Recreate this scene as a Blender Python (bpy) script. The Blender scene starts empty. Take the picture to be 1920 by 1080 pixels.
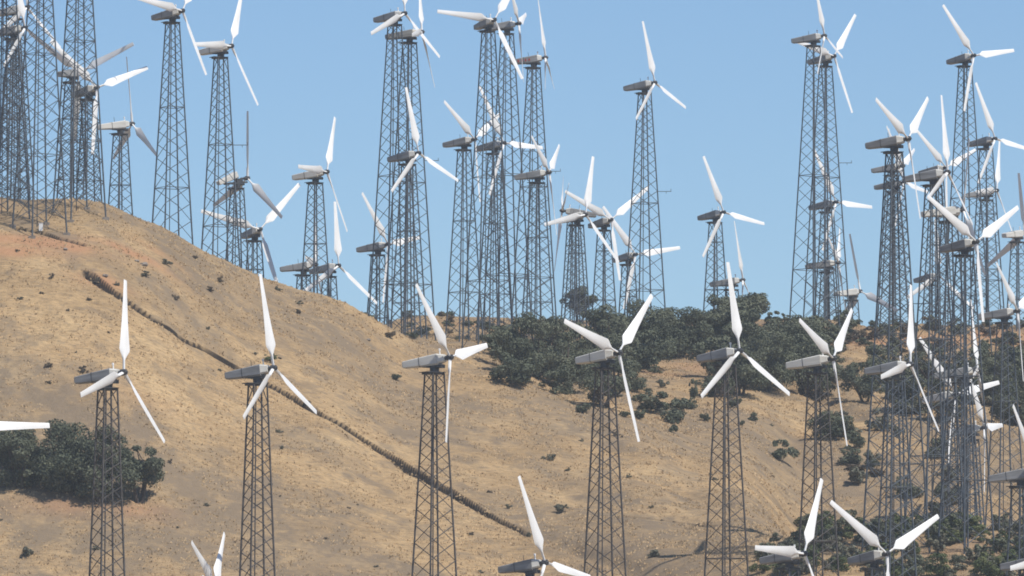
import bpy, bmesh, math, random
import numpy as np
from mathutils import Vector, Matrix, Quaternion

# ------------------------------------------------------------------ camera, sky, sun, exposure
S = bpy.context.scene
COL = S.collection
PITCH = math.radians(4.0)
FPX = 960 / math.tan(math.radians(4.0))
cam = bpy.data.cameras.new('camera'); cam.sensor_width = 36; cam.angle = math.radians(8.0)
cam.clip_start = 1; cam.clip_end = 20000
cob = bpy.data.objects.new('camera', cam); COL.objects.link(cob)
cob.rotation_euler = (math.radians(90) + PITCH, 0, 0)
S.camera = cob
SUN_EL, SX, SY = math.radians(55), 0.72, -0.69
W = bpy.data.worlds.new('World'); S.world = W; W.use_nodes = True
wn = W.node_tree.nodes; wl = W.node_tree.links
bg = wn['Background']; sky = wn.new('ShaderNodeTexSky'); sky.sky_type = 'NISHITA'; sky.sun_disc = False
sky.sun_elevation = SUN_EL; sky.sun_rotation = math.atan2(SX, SY); sky.altitude = 1200
sky.air_density = 1.0; sky.dust_density = 0.0; sky.ozone_density = 4.0
tint = wn.new('ShaderNodeMix'); tint.data_type = 'RGBA'; tint.blend_type = 'MULTIPLY'
tint.inputs['Factor'].default_value = 1.0
tint.inputs[7].default_value = (0.80, 0.90, 1.0, 1)
wl.new(sky.outputs[0], tint.inputs[6]); wl.new(tint.outputs[2], bg.inputs[0])
bg.inputs[1].default_value = 0.103
sl = bpy.data.lights.new('sun', 'SUN'); sl.energy = 4.2; sl.angle = math.radians(0.53); sl.color = (1.0, 0.95, 0.87)
so = bpy.data.objects.new('sun', sl); COL.objects.link(so)
sd = Vector((SX * math.cos(SUN_EL), SY * math.cos(SUN_EL), math.sin(SUN_EL)))
so.rotation_euler = sd.to_track_quat('Z', 'Y').to_euler(); so.location = (200, 0, 300)
S.view_settings.view_transform = 'Standard'; S.view_settings.look = 'None'
S.view_settings.exposure = 0.12; S.view_settings.gamma = 1.0
S.cycles.filter_width = 1.8
S.cycles.max_bounces = 6; S.cycles.transparent_max_bounces = 4

HAZE = 1.15e-4
R = random.Random(7)
NP = np.random.RandomState(11)

# ------------------------------------------------------------------ helpers
def props(o, label=None, cat=None, group=None, kind=None):
    if label: o['label'] = label
    if cat: o['category'] = cat
    if group: o['group'] = group
    if kind: o['kind'] = kind
    return o

def link(name, me, parent=None, mat=None):
    o = bpy.data.objects.new(name, me); COL.objects.link(o)
    if parent is not None: o.parent = parent
    if mat is not None and me is not None and not me.materials: me.materials.append(mat)
    return o

def mesh_np(name, V, F, mat=None, smooth=False, attrs=None):
    """V (n,3), F (m,k) arrays -> mesh; attrs {name: (n,) float per vertex}"""
    V = np.asarray(V, dtype=np.float32); F = np.asarray(F, dtype=np.int32)
    me = bpy.data.meshes.new(name); n, (m, k) = len(V), F.shape
    me.vertices.add(n); me.vertices.foreach_set('co', V.ravel())
    me.loops.add(m * k); me.loops.foreach_set('vertex_index', F.ravel())
    me.polygons.add(m); me.polygons.foreach_set('loop_start', np.arange(0, m * k, k, dtype=np.int32))
    me.polygons.foreach_set('loop_total', np.full(m, k, dtype=np.int32))
    me.polygons.foreach_set('use_smooth', np.full(m, bool(smooth)))
    me.update(calc_edges=True)
    for an, av in (attrs or {}).items():
        a = me.attributes.new(an, 'FLOAT', 'POINT'); a.data.foreach_set('value', np.asarray(av, dtype=np.float32))
    if mat: me.materials.append(mat)
    return me

class MB:
    """collects vertices and faces of one part"""
    def __init__(s): s.v = []; s.f = []
    def add(s, vs, fs):
        n = len(s.v); s.v += [tuple(p) for p in vs]; s.f += [tuple(i + n for i in f) for f in fs]
    def box(s, c, d, M=None):
        x, y, z = d[0] / 2, d[1] / 2, d[2] / 2
        vs = [Vector((a, b, e)) for e in (-z, z) for a, b in ((-x, -y), (x, -y), (x, y), (-x, y))]
        if M is not None: vs = [M @ p for p in vs]
        vs = [p + Vector(c) for p in vs]
        s.add(vs, [(3, 2, 1, 0), (4, 5, 6, 7), (0, 1, 5, 4), (1, 2, 6, 5), (2, 3, 7, 6), (3, 0, 4, 7)])
    def bar(s, p, q, r, k=4, r2=None, cap=True):
        p = Vector(p); q = Vector(q); r2 = r if r2 is None else r2
        d = (q - p).normalized(); a = d.orthogonal().normalized(); b = d.cross(a)
        vs = []
        for c, rr in ((p, r), (q, r2)):
            for i in range(k):
                t = 2 * math.pi * (i + .5) / k; vs.append(c + (a * math.cos(t) + b * math.sin(t)) * rr)
        fs = [(i, (i + 1) % k, k + (i + 1) % k, k + i) for i in range(k)]
        if cap: fs += [tuple(range(k - 1, -1, -1)), tuple(range(k, 2 * k))]
        s.add(vs, fs)
    def loft(s, rings, cap=True):
        k = len(rings[0]); n = len(rings); vs = [p for r in rings for p in r]; fs = []
        for j in range(n - 1):
            for i in range(k):
                fs.append((j * k + i, j * k + (i + 1) % k, (j + 1) * k + (i + 1) % k, (j + 1) * k + i))
        if cap: fs += [tuple(range(k - 1, -1, -1)), tuple(range((n - 1) * k, n * k))]
        s.add(vs, fs)
    def mesh(s, name, mat, smooth=False):
        me = bpy.data.meshes.new(name); me.from_pydata(s.v, [], s.f); me.update()
        if smooth: me.polygons.foreach_set('use_smooth', [True] * len(me.polygons))
        me.materials.append(mat); return me

def hash3(ix, iy, iz, seed):
    h = (ix.astype(np.int64) * 374761393 + iy.astype(np.int64) * 668265263 + iz * 2147483647 + seed * 974634777) & 0xffffffff
    h = ((h ^ (h >> 13)) * 1274126177) & 0xffffffff
    return ((h ^ (h >> 16)) & 0xffff) / 65535.0
def vnoise(x, y, seed=0):
    ix = np.floor(x); iy = np.floor(y); fx = x - ix; fy = y - iy
    fx = fx * fx * (3 - 2 * fx); fy = fy * fy * (3 - 2 * fy); ix = ix.astype(np.int64); iy = iy.astype(np.int64)
    h = lambda a, b: hash3(ix + a, iy + b, 0, seed)
    return (h(0, 0) * (1 - fx) + h(1, 0) * fx) * (1 - fy) + (h(0, 1) * (1 - fx) + h(1, 1) * fx) * fy
def fbm(x, y, sc, oct=4, seed=0, gain=.5):
    t = 0; a = 1; n = 0
    for o in range(oct):
        t = t + a * vnoise(x / sc + 13.7 * o, y / sc - 7.3 * o, seed + o); n += a; a *= gain; sc /= 2.03
    return t / n
def sstep(a, b, x):
    t = np.clip((x - a) / (b - a), 0, 1); return t * t * (3 - 2 * t)

# ------------------------------------------------------------------ materials
def new_mat(name, rough=.7, spec=.3):
    m = bpy.data.materials.new(name); m.use_nodes = True
    b = m.node_tree.nodes['Principled BSDF']; b.inputs['Roughness'].default_value = rough
    b.inputs['Specular IOR Level'].default_value = spec
    return m, m.node_tree.nodes, m.node_tree.links, b
def ramp(nd, stops):
    r = nd.new('ShaderNodeValToRGB'); e = r.color_ramp.elements
    while len(e) < len(stops): e.new(.5)
    for i, (p, c) in enumerate(stops): e[i].position = p; e[i].color = (*c, 1)
    return r
def grime_mat(name, c1, c2, scale=1.5, rough=.6, spec=.3, metal=0.0, stretch=(1, 1, 1)):
    m, nd, lk, b = new_mat(name, rough, spec)
    tc = nd.new('ShaderNodeTexCoord'); mp = nd.new('ShaderNodeMapping'); mp.inputs['Scale'].default_value = stretch
    oi = nd.new('ShaderNodeObjectInfo'); ad = nd.new('ShaderNodeVectorMath'); ad.operation = 'ADD'
    ml = nd.new('ShaderNodeVectorMath'); ml.operation = 'SCALE'; ml.inputs['Scale'].default_value = 37.0
    lk.new(oi.outputs['Random'], ml.inputs[0]); lk.new(tc.outputs['Object'], ad.inputs[0]); lk.new(ml.outputs[0], ad.inputs[1])
    n = nd.new('ShaderNodeTexNoise'); n.inputs['Scale'].default_value = scale; n.inputs['Detail'].default_value = 5
    lk.new(ad.outputs[0], mp.inputs[0]); lk.new(mp.outputs[0], n.inputs['Vector'])
    r = ramp(nd, [(.32, c1), (.68, c2)]); lk.new(n.outputs['Fac'], r.inputs[0]); lk.new(r.outputs[0], b.inputs['Base Color'])
    b.inputs['Metallic'].default_value = metal
    return m
M_WHITE = grime_mat('blade_white', (.77, .76, .73), (.88, .875, .855), 1.2, .45, .4, stretch=(1, 1, .35))
M_STEEL = grime_mat('galvanised_steel', (.075, .088, .10), (.13, .148, .165), 2.0, .55, .4, .25)
M_RUST = grime_mat('weathered_steel', (.07, .06, .054), (.13, .12, .11), 2.0, .6, .35, .2)
M_GREY = grime_mat('nacelle_grey', (.20, .198, .193), (.34, .34, .335), 1.3, .55, .35, stretch=(.4, 1, 2))
M_PALE = grime_mat('nacelle_pale', (.55, .53, .48), (.68, .66, .60), 1.3, .5, .35, stretch=(.4, 1, 2))
M_DARK = grime_mat('machinery_dark', (.03, .032, .035), (.08, .08, .082), 3, .5, .4)
M_RED = grime_mat('red_stripe', (.32, .05, .04), (.40, .07, .05), 2, .5, .3)
M_CONC = grime_mat('concrete', (.20, .17, .14), (.32, .28, .24), 2, .9, .1)
M_BARK = grime_mat('bark', (.07, .055, .045), (.14, .115, .09), 3, .9, .1, stretch=(3, 3, .6))

def leaf_mat(name, stops):
    m, nd, lk, b = new_mat(name, .75, .2)
    at = nd.new('ShaderNodeAttribute'); at.attribute_name = 'shade'
    oi = nd.new('ShaderNodeObjectInfo')
    ma = nd.new('ShaderNodeMath'); ma.operation = 'MULTIPLY_ADD'; ma.inputs[1].default_value = .24; ma.inputs[2].default_value = -.12
    ad = nd.new('ShaderNodeMath'); ad.operation = 'ADD'
    lk.new(oi.outputs['Random'], ma.inputs[0]); lk.new(ma.outputs[0], ad.inputs[0]); lk.new(at.outputs['Fac'], ad.inputs[1])
    r = ramp(nd, stops); lk.new(ad.outputs[0], r.inputs[0]); lk.new(r.outputs[0], b.inputs['Base Color'])
    return m
M_OAK = leaf_mat('oak_leaves', [(0, (.062, .074, .047)), (.5, (.115, .125, .080)), (1, (.19, .195, .125))])
M_SAGE = leaf_mat('sage_leaves', [(0, (.10, .105, .075)), (.5, (.16, .155, .11)), (1, (.23, .21, .145))])
M_RABBIT = leaf_mat('rabbitbrush_leaves', [(0, (.055, .075, .032)), (.5, (.10, .125, .05)), (1, (.19, .19, .085))])
M_DRY = leaf_mat('dry_brush', [(0, (.085, .070, .050)), (.5, (.15, .12, .085)), (1, (.24, .19, .125))])
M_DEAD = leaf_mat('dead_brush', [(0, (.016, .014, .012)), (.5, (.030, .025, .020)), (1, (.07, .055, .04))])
M_STRAW = leaf_mat('straw_grass', [(0, (.36, .26, .145)), (.5, (.52, .37, .205)), (1, (.66, .48, .28))])

def ground_mat():
    m, nd, lk, b = new_mat('dry_hillside', .95, .05)
    tc = nd.new('ShaderNodeTexCoord')
    def noise(sc, det, rough=.6, stretch=None):
        n = nd.new('ShaderNodeTexNoise'); n.inputs['Scale'].default_value = sc; n.inputs['Detail'].default_value = det
        n.inputs['Roughness'].default_value = rough
        if stretch:
            mp = nd.new('ShaderNodeMapping'); mp.inputs['Scale'].default_value = stretch[0]; mp.inputs['Rotation'].default_value = (0, 0, stretch[1])
            lk.new(tc.outputs['Object'], mp.inputs[0]); lk.new(mp.outputs[0], n.inputs['Vector'])
        else: lk.new(tc.outputs['Object'], n.inputs['Vector'])
        return n
    def mix(fac, a, bcol, blend='MIX'):
        x = nd.new('ShaderNodeMix'); x.data_type = 'RGBA'; x.blend_type = blend
        if isinstance(fac, float): x.inputs['Factor'].default_value = fac
        else: lk.new(fac, x.inputs['Factor'])
        for s, i in ((a, 6), (bcol, 7)):
            if isinstance(s, tuple): x.inputs[i].default_value = (*s, 1)
            else: lk.new(s, x.inputs[i])
        return x.outputs[2]
    def attr(n):
        a = nd.new('ShaderNodeAttribute'); a.attribute_name = n; return a.outputs['Fac']
    n1 = noise(.09, 5, .62); r1 = ramp(nd, [(.33, (.385, .264, .142)), (.5, (.49, .338, .182)), (.68, (.575, .408, .222))]); lk.new(n1.outputs['Fac'], r1.inputs[0])
    n2 = noise(1.6, 9, .86, ((.6, 1.15, 1), .95)); r2 = ramp(nd, [(.34, (.42, .40, .40)), (.48, (.92, .92, .92)), (.66, (1.16, 1.14, 1.08))]); lk.new(n2.outputs['Fac'], r2.inputs[0])
    c = mix(1.0, r1.outputs[0], r2.outputs[0], 'MULTIPLY')
    n3 = noise(1.5, 5, .65, ((.7, 1.2, 1), .95)); r3 = ramp(nd, [(.54, (0, 0, 0)), (.66, (1, 1, 1))]); lk.new(n3.outputs['Fac'], r3.inputs[0])
    sc = nd.new('ShaderNodeMath'); sc.operation = 'MULTIPLY'; lk.new(r3.outputs[0], sc.inputs[0]); sc.inputs[1].default_value = .5
    c = mix(sc.outputs[0], c, (.20, .165, .125))
    n5 = noise(2.2, 6, .75, ((.22, 1.6, 1), .95)); r5 = ramp(nd, [(.36, (.72, .70, .68)), (.52, (1, 1, 1)), (.68, (1.12, 1.11, 1.08))]); lk.new(n5.outputs['Fac'], r5.inputs[0])
    c = mix(1.0, c, r5.outputs[0], 'MULTIPLY')
    c = mix(attr('scrub'), c, (.23, .176, .12))
    c = mix(attr('soil'), c, (.44, .24, .13))
    c = mix(attr('dark'), c, (.026, .021, .018))  # dark ditch soil, with the shade of the cut bank painted in
    lk.new(c, b.inputs['Base Color'])
    bp = nd.new('ShaderNodeBump'); bp.inputs['Strength'].default_value = .8; bp.inputs['Distance'].default_value = .35
    nb = noise(1.3, 7, .72); lk.new(nb.outputs['Fac'], bp.inputs['Height']); lk.new(bp.outputs[0], b.inputs['Normal'])
    return m
M_GROUND = ground_mat()

# ------------------------------------------------------------------ terrain
T4 = math.tan(PITCH)
def zy(D, y): return D * (T4 + (540 - y) / FPX * (1 + T4 * T4))
# profiles of the hills along lines fanning out from the valley: (distance, height); 'y' entries give the slope line of sight
def Y(D, y): return (D, zy(D, y))
COLS = [
 (-700, [(560,-2),(690,-1),Y(790,1080),Y(875,430),Y(897,340),(960,64),(1050,60),(1150,44)]),
 (-200, [(560,-2),(690,-1),Y(790,1080),Y(872,445),Y(895,355),(960,62),(1050,60),(1150,44)]),
 (0,    [(560,-2),(690,-1),Y(790,1080),Y(868,447),Y(893,362),(950,62),(1050,60),(1150,44)]),
 (110,  [(560,-2),(690,-1),Y(790,1080),Y(868,457),Y(893,363),(950,61),(1050,60),(1150,44)]),
 (200,  [(560,-2),(690,-1),Y(790,1080),Y(870,460),Y(893,366),(950,60),(1050,60),(1150,44)]),
 (300,  [(560,-2),(690,-1),Y(790,1080),Y(874,490),Y(897,414),(950,58),(1050,60),(1150,44)]),
 (370,  [(560,-2),(690,-1),Y(790,1080),Y(878,530),Y(899,454),(950,56),(1050,60),(1150,44)]),
 (450,  [(560,-2),(690,-1),Y(790,1080),Y(884,560),Y(903,490),(950,54),(1050,60),(1150,44)]),
 (520,  [(560,-2),(690,-1),Y(790,1080),Y(886,588),Y(905,522),(950,52),(1050,60),(1150,44)]),
 (600,  [(560,-2),(690,-1),Y(791,1080),Y(890,600),Y(908,539),(950,51),(1050,61),(1150,44)]),
 (650,  [(560,-2),(690,-1),Y(792,1080),Y(892,615),Y(911,555),(950,52),(1050,64),(1150,46)]),
 (700,  [(560,-2),(690,-1),Y(793,1080),Y(895,648),Y(914,590),(945,56),(985,60),(1045,67.5),(1150,48)]),
 (760,  [(560,-2),(690,-1),Y(794,1080),Y(896,675),Y(916,622),(945,57.5),(985,61.5),Y(1043,588),(1150,48)]),
 (850,  [(560,-2),(690,-1),Y(796,1080),Y(892,700),Y(914,647),(945,57.5),Y(985,637),Y(1042,590),(1150,48)]),
 (950,  [(560,-2),(690,-1),Y(799,1080),Y(884,735),Y(904,684),(935,55),Y(985,645),Y(1042,594),(1150,48)]),
 (1060, [(560,-2),(690,-1),Y(798,1080),Y(872,785),Y(892,733),(925,51.5),Y(985,650),Y(1045,598),(1150,48)]),
 (1200, [(560,-2),(690,-1),Y(786,1080),Y(856,855),Y(882,800),(925,50.5),Y(985,686),Y(1047,600),(1150,50)]),
 (1300, [(560,-2),(690,-1),Y(775,1080),Y(830,960),Y(882,842),Y(925,765),Y(985,688),Y(1048,600),(1150,50)]),
 (1400, [(560,-2),(692,-1),Y(762,1080),Y(805,990),Y(872,880),Y(920,775),Y(985,690),Y(1048,597),(1150,50)]),
 (1500, [(560,-2),(694,-1),Y(749,1080),Y(785,1008),(818,27.8),(850,29.2),Y(876,980),Y(915,840),Y(985,695),Y(1049,594),(1150,50)]),
 (1700, [(560,-2),(696,-1),Y(745,1080),Y(788,992),(820,27.3),(852,26.5),Y(878,975),Y(915,840),Y(985,715),Y(1050,602),(1150,50)]),
 (1920, [(560,-2),(696,-1),Y(744,1080),Y(788,988),(820,27.3),(852,26.0),Y(878,970),Y(915,840),Y(985,720),Y(1050,602),(1150,50)]),
 (2700, [(560,-2),(696,-1),Y(744,1080),Y(788,985),(820,28),(852,27.0),Y(878,965),Y(915,840),Y(985,720),Y(1050,602),(1150,50)]),
]
GD = np.arange(560, 1152, 2.0)                     # distances
GU = np.arange(-700, 2701, 20.0)                   # bearings
cu = np.array([c[0] for c in COLS], float)
prof = np.array([np.interp(GD, [p[0] for p in c[1]], [p[1] for p in c[1]]) for c in COLS])
base = np.array([np.interp(GU, cu, prof[:, j]) for j in range(len(GD))]).T
def gsm(a, sig, axis):
    k = np.arange(-int(3 * sig) - 1, int(3 * sig) + 2); w = np.exp(-.5 * (k / sig) ** 2); w /= w.sum(); n = len(k) // 2
    pad = [(0, 0), (0, 0)]; pad[axis] = (n, n); b = np.pad(a, pad, mode='edge'); out = np.zeros_like(a)
    for i, ww in enumerate(w): out += ww * (b[i:i + a.shape[0], :] if axis == 0 else b[:, i:i + a.shape[1]])
    return out
base = gsm(gsm(base, 1.6, 1), 1.1, 0)
def base_z(x, y):
    u = np.clip(960 + FPX * x / np.maximum(y, 300), -700, 2699); d = np.clip(y, 560, 1149)
    a = (u + 700) / 20; b = (d - 560) / 2
    i = np.clip(np.floor(a).astype(int), 0, len(GU) - 2); j = np.clip(np.floor(b).astype(int), 0, len(GD) - 2); a = a - i; b = b - j
    z = (base[i, j] * (1 - a) + base[i + 1, j] * a) * (1 - b) + (base[i, j + 1] * (1 - a) + base[i + 1, j + 1] * a) * b
    z = np.where(y > 1149, z - (y - 1149) * .12 * np.exp(-(np.maximum(y, 1149) - 1149) / 300), z)   # falls away behind the ridge
    return z
def broad(x, y):
    m = sstep(700, 780, y) * (1 - .6 * sstep(1100, 1400, y))
    g = fbm(x * .8 + y * .35, y * .35 - x * .2, 22, 3, 5) - .5                       # shallow gullies running downhill
    r = 1 - np.abs(2 * fbm(x * 1.0 + y * .25, y * .45 - x * .1, 17, 2, 21) - 1)
    keep = .35 + .65 * sstep(-2, 8, x)                                                 # the big left slope is smoother
    return m * keep * (.95 * g - .75 * sstep(.80, 1.0, r))
def fine(x, y):
    m = sstep(700, 780, y) * (1 - .6 * sstep(1100, 1400, y))
    return m * (.42 * (fbm(x, y, 5.0, 3, 31) - .5) + .30 * (fbm(x, y, 1.4, 3, 41, .62) - .5))
def ground_s(x, y): return base_z(x, y) + broad(x, y)
def ground0(x, y): return ground_s(x, y) + fine(x, y)
def march(u, v, fn=None):
    fn = fn or ground0
    D = np.arange(640, 1160, .4); x = (u - 960) / FPX * D; z = zy(D, v)
    g = fn(x, D); k = np.where(g >= z)[0]
    if not len(k): return None
    i = k[0]; return float(x[i]), float(D[i]), float(g[i])
# the eroded ditch that runs down the big slope
DITCH = [(160,512),(200,540),(240,570),(285,598),(330,628),(380,655),(430,682),(475,706),(520,731),(560,752),(600,776),(650,802),(700,836),(740,860),(770,881),(830,914),(870,938),(905,957),(945,980),(990,1003)]
DW = [.5,.75,.55,.5,.5,.55,.62,.68,.7,.66,.58,.56,.72,.8,.76,.68,.56,.48,.4,.25]
DP = []
for k, (u, v) in enumerate(DITCH):
    p = march(u, v, ground_s)
    DP.append((p[0], p[1], DW[k]))
DP2 = [march(u, v, ground_s) + (.28,) for u, v in ((1170,968),(1215,971),(1260,977),(1300,981),(1335,986))]
DP2 = [(p[0], p[1], p[3]) for p in DP2]
DP3 = [march(u, v)[:2] + (.42,) for u, v in ((28,426),(75,438),(110,449),(155,460))]          # undercut edge of the tower pad, its shade painted dark by the ditch mask
def seg_dist(x, y, pts):
    best = np.full(x.shape, 1e9); side = np.zeros(x.shape); wd = np.zeros(x.shape)
    for (ax, ay, aw), (bx, by, bw) in zip(pts[:-1], pts[1:]):
        dx, dy = bx - ax, by - ay; L = math.hypot(dx, dy)
        t = np.clip(((x - ax) * dx + (y - ay) * dy) / (L * L), 0, 1); px = x - ax - t * dx; py = y - ay - t * dy
        d = np.hypot(px, py); m = d < best; best = np.where(m, d, best); side = np.where(m, np.sign(dx * py - dy * px), side); wd = np.where(m, aw + (bw - aw) * t, wd)
    return best, side, wd
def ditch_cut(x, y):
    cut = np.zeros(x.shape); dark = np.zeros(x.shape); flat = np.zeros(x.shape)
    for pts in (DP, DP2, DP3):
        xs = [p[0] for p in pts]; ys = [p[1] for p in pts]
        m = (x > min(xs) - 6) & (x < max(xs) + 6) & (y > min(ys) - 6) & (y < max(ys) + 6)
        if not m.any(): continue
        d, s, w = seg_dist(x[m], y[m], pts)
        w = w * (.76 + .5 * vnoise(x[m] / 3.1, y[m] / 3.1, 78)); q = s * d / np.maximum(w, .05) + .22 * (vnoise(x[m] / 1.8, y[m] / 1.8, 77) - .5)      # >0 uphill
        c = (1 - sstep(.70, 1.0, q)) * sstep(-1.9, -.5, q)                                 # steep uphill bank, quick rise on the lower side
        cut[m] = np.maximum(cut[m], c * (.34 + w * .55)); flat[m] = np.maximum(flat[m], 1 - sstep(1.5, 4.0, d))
        dark[m] = np.maximum(dark[m], (1 - sstep(.95, 1.2, q)) * sstep(-.95, -.5, q))  # floor and uphill bank, where soil colour also carries painted shade
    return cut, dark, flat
def ground(x, y):
    x = np.atleast_1d(np.asarray(x, float)); y = np.atleast_1d(np.asarray(y, float))
    c, _, f = ditch_cut(x, y); return ground_s(x, y) + fine(x, y) * (1 - .8 * f) - c
def gz(x, y): return float(ground(x, y)[0])

def spaced(parts, out0, out1, grow=1.5, n=14):
    v = []
    for a, b, st in parts: v += list(np.arange(a, b, st))
    v = np.array(v); lo = []; s = parts[0][2]; p = v[0]
    while p > out0: s *= grow; p -= s; lo.append(p)
    hi = []; s = parts[-1][2]; p = v[-1]
    while p < out1: s *= grow; p += s; hi.append(p)
    return np.array(lo[::-1] + list(v) + hi)
gx = spaced([(-112,-62,.8),(-62,5,.26),(5,62,.45),(62,118,.8)], -2000, 2000)
gy = spaced([(640,735,1.2),(735,785,.5),(785,905,.27),(905,1062,.6),(1062,1150,2.0)], -600, 3500)
X, Yg = np.meshgrid(gx, gy)
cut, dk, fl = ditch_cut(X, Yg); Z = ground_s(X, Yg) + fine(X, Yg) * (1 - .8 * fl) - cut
nx, ny = len(gx), len(gy)
idx = np.arange(nx * ny).reshape(ny, nx)
F4 = np.stack([idx[:-1, :-1], idx[:-1, 1:], idx[1:, 1:], idx[1:, :-1]], -1).reshape(-1, 4)
# bare red soil where the terrace was cut on the hilltop, scrubby zones elsewhere
U = 960 + FPX * X / np.maximum(Yg, 100)
soil = np.zeros(X.shape)
def blob(cx, cy, rx, ry, rot=0):
    c, s = math.cos(rot), math.sin(rot); a = ((X - cx) * c + (Yg - cy) * s) / rx; b = (-(X - cx) * s + (Yg - cy) * c) / ry
    return np.exp(-(a * a + b * b))
for (u, v, rx, ry, k) in ((60,455,7,2.2,1),(130,462,5,2,1),(230,470,5,1.6,.9),(20,470,6,2,.8),(290,470,3,2,.5),(190,530,3,1.5,.8),(255,740,5,3,.15),(1230,700,5,4,.6),(1290,690,4,6,.4),(1600,640,9,8,.8),(1750,640,10,8,.8),(1880,630,8,7,.8),(1500,610,6,5,.6),(1430,690,5,4,.5),(260,955,4,3,.5),(140,945,6,3,.4),(1850,1020,8,6,.35),(870,610,5,8,.4)):
    p = march(u, v)
    if p: soil = np.maximum(soil, k * blob(p[0], p[1], rx, ry))
soil = np.clip(soil * (.2 + 1.5 * fbm(X, Yg, 3.5, 4, 60)), 0, .9)
dd, ss, _w = seg_dist(X, Yg, DP)
band = np.where(ss < 0, sstep(0, 2, dd) * (1 - sstep(14, 26, dd)), 0) * sstep(6, -6, X)
above = np.where(ss > 0, sstep(0, 4, dd), 0) * sstep(1000, 950, Yg)
low = sstep(868, 815, Yg) * sstep(5, -30, X)
big = fbm(X + .6 * Yg, Yg * .6 - X * .3, 15, 4, 90); mid = fbm(X + .5 * Yg, Yg * .8 - X * .4, 3.2, 4, 190, .62); small = vnoise(X / 1.1, Yg / 1.1, 91) * .6 + vnoise(X / .5, Yg / .5, 92) * .4
scr = (.14 + .95 * sstep(.42, .66, big + .10 * above + .16 * low - .16 * band)) * (.25 + .9 * small) * .8 + .65 * sstep(.49, .63, mid + .05 * low - .07 * band) * (.3 + .8 * small)
scr = np.clip(scr + .30 * sstep(1005, 1050, Yg) * sstep(5, 25, X) * fbm(X, Yg, 4, 3, 96), 0, .9)
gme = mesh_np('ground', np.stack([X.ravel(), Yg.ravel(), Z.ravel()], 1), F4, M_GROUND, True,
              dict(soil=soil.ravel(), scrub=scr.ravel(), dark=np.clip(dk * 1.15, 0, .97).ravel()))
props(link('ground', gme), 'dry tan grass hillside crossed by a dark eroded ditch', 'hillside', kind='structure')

# thin summer haze in the air between the camera and the ridge
hm = bpy.data.materials.new('haze'); hm.use_nodes = True; hn = hm.node_tree.nodes; hn.remove(hn['Principled BSDF'])
pv = hn.new('ShaderNodeVolumePrincipled'); pv.inputs['Color'].default_value = (.90, .96, 1, 1); pv.inputs['Density'].default_value = HAZE; pv.inputs['Anisotropy'].default_value = .0
hm.node_tree.links.new(pv.outputs[0], hn['Material Output'].inputs['Volume'])
hb = MB(); z0 = float(Z.min()) - 1.5; hb.box((0, 2000, (z0 + 132) / 2), (2 * 3300, 2 * 3400, 132 - z0))
props(link('haze', hb.mesh('haze', hm)), 'thin pale haze over the valley and hills', 'haze', kind='stuff')

# ------------------------------------------------------------------ wind turbines
RB = 8.6
TILT = math.radians(6.8)
def oct_ring(x, hw, z0, z1, cb=.28, ct=.16):
    return [Vector(p) for p in ((x,-hw+cb,z0),(x,hw-cb,z0),(x,hw,z0+cb),(x,hw,z1-ct),(x,hw-ct,z1),(x,-hw+ct,z1),(x,-hw,z1-ct),(x,-hw,z0+cb))]
def nacelle_mesh(mat):
    b = MB(); b.loft([oct_ring(-3.2,.40,-.30,.20,.07,.05), oct_ring(-3.1,.47,-.38,.26,.09,.06), oct_ring(-1.0,.58,-.52,.40,.14,.08), oct_ring(.50,.62,-.56,.50,.16,.10)])
    return b.mesh('nacelle', mat)
def cover_mesh(mat):
    b = MB(); b.loft([oct_ring(.512,.58,-.44,.47,.16,.10), oct_ring(.98,.38,-.36,.38,.12,.12), oct_ring(1.1,.34,-.30,.32,.1,.1)])
    return b.mesh('front_cover', mat)
def seam_mesh():
    b = MB(); b.loft([oct_ring(-1.40,.573,-.513,.402,.13,.075), oct_ring(-1.34,.576,-.516,.405,.13,.075)])
    return b.mesh('panel_seam', M_DARK)
def stripe_mesh():
    b = MB(); b.box((0, 0, 0), (.22, .05, .34)); return b.mesh('red_stripe', M_RED)
def vane_mesh():
    b = MB(); b.bar((.62, 0, .40), (.62, 0, .80), .06, 6); b.bar((.62, 0, .78), (.62, 0, .98), .10, 6); return b.mesh('wind_vane', M_WHITE)
def mast_mesh():
    b = MB(); b.bar((-.7, .2, .38), (-.7, .2, 1.05), .028, 5); return b.mesh('lightning_rod', M_DARK)
def belly_mesh():
    b = MB(); b.loft([oct_ring(-1.1,.36,-.70,-.48,.05,.05), oct_ring(.9,.40,-.78,-.44,.05,.05)]); b.bar((0,0,-.70),(0,0,-1.3),.46,10,.40)
    return b.mesh('yaw_bearing', M_DARK)
def hub_mesh():
    b = MB(); b.bar((1.1, 0, 0), (1.38, 0, 0), .20, 10); b.bar((1.38, 0, 0), (1.88, 0, 0), .30, 12, .25); b.bar((1.88, 0, 0), (2.0, 0, 0), .16, 10, .09)
    return b.mesh('rotor_hub', M_DARK)
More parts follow.
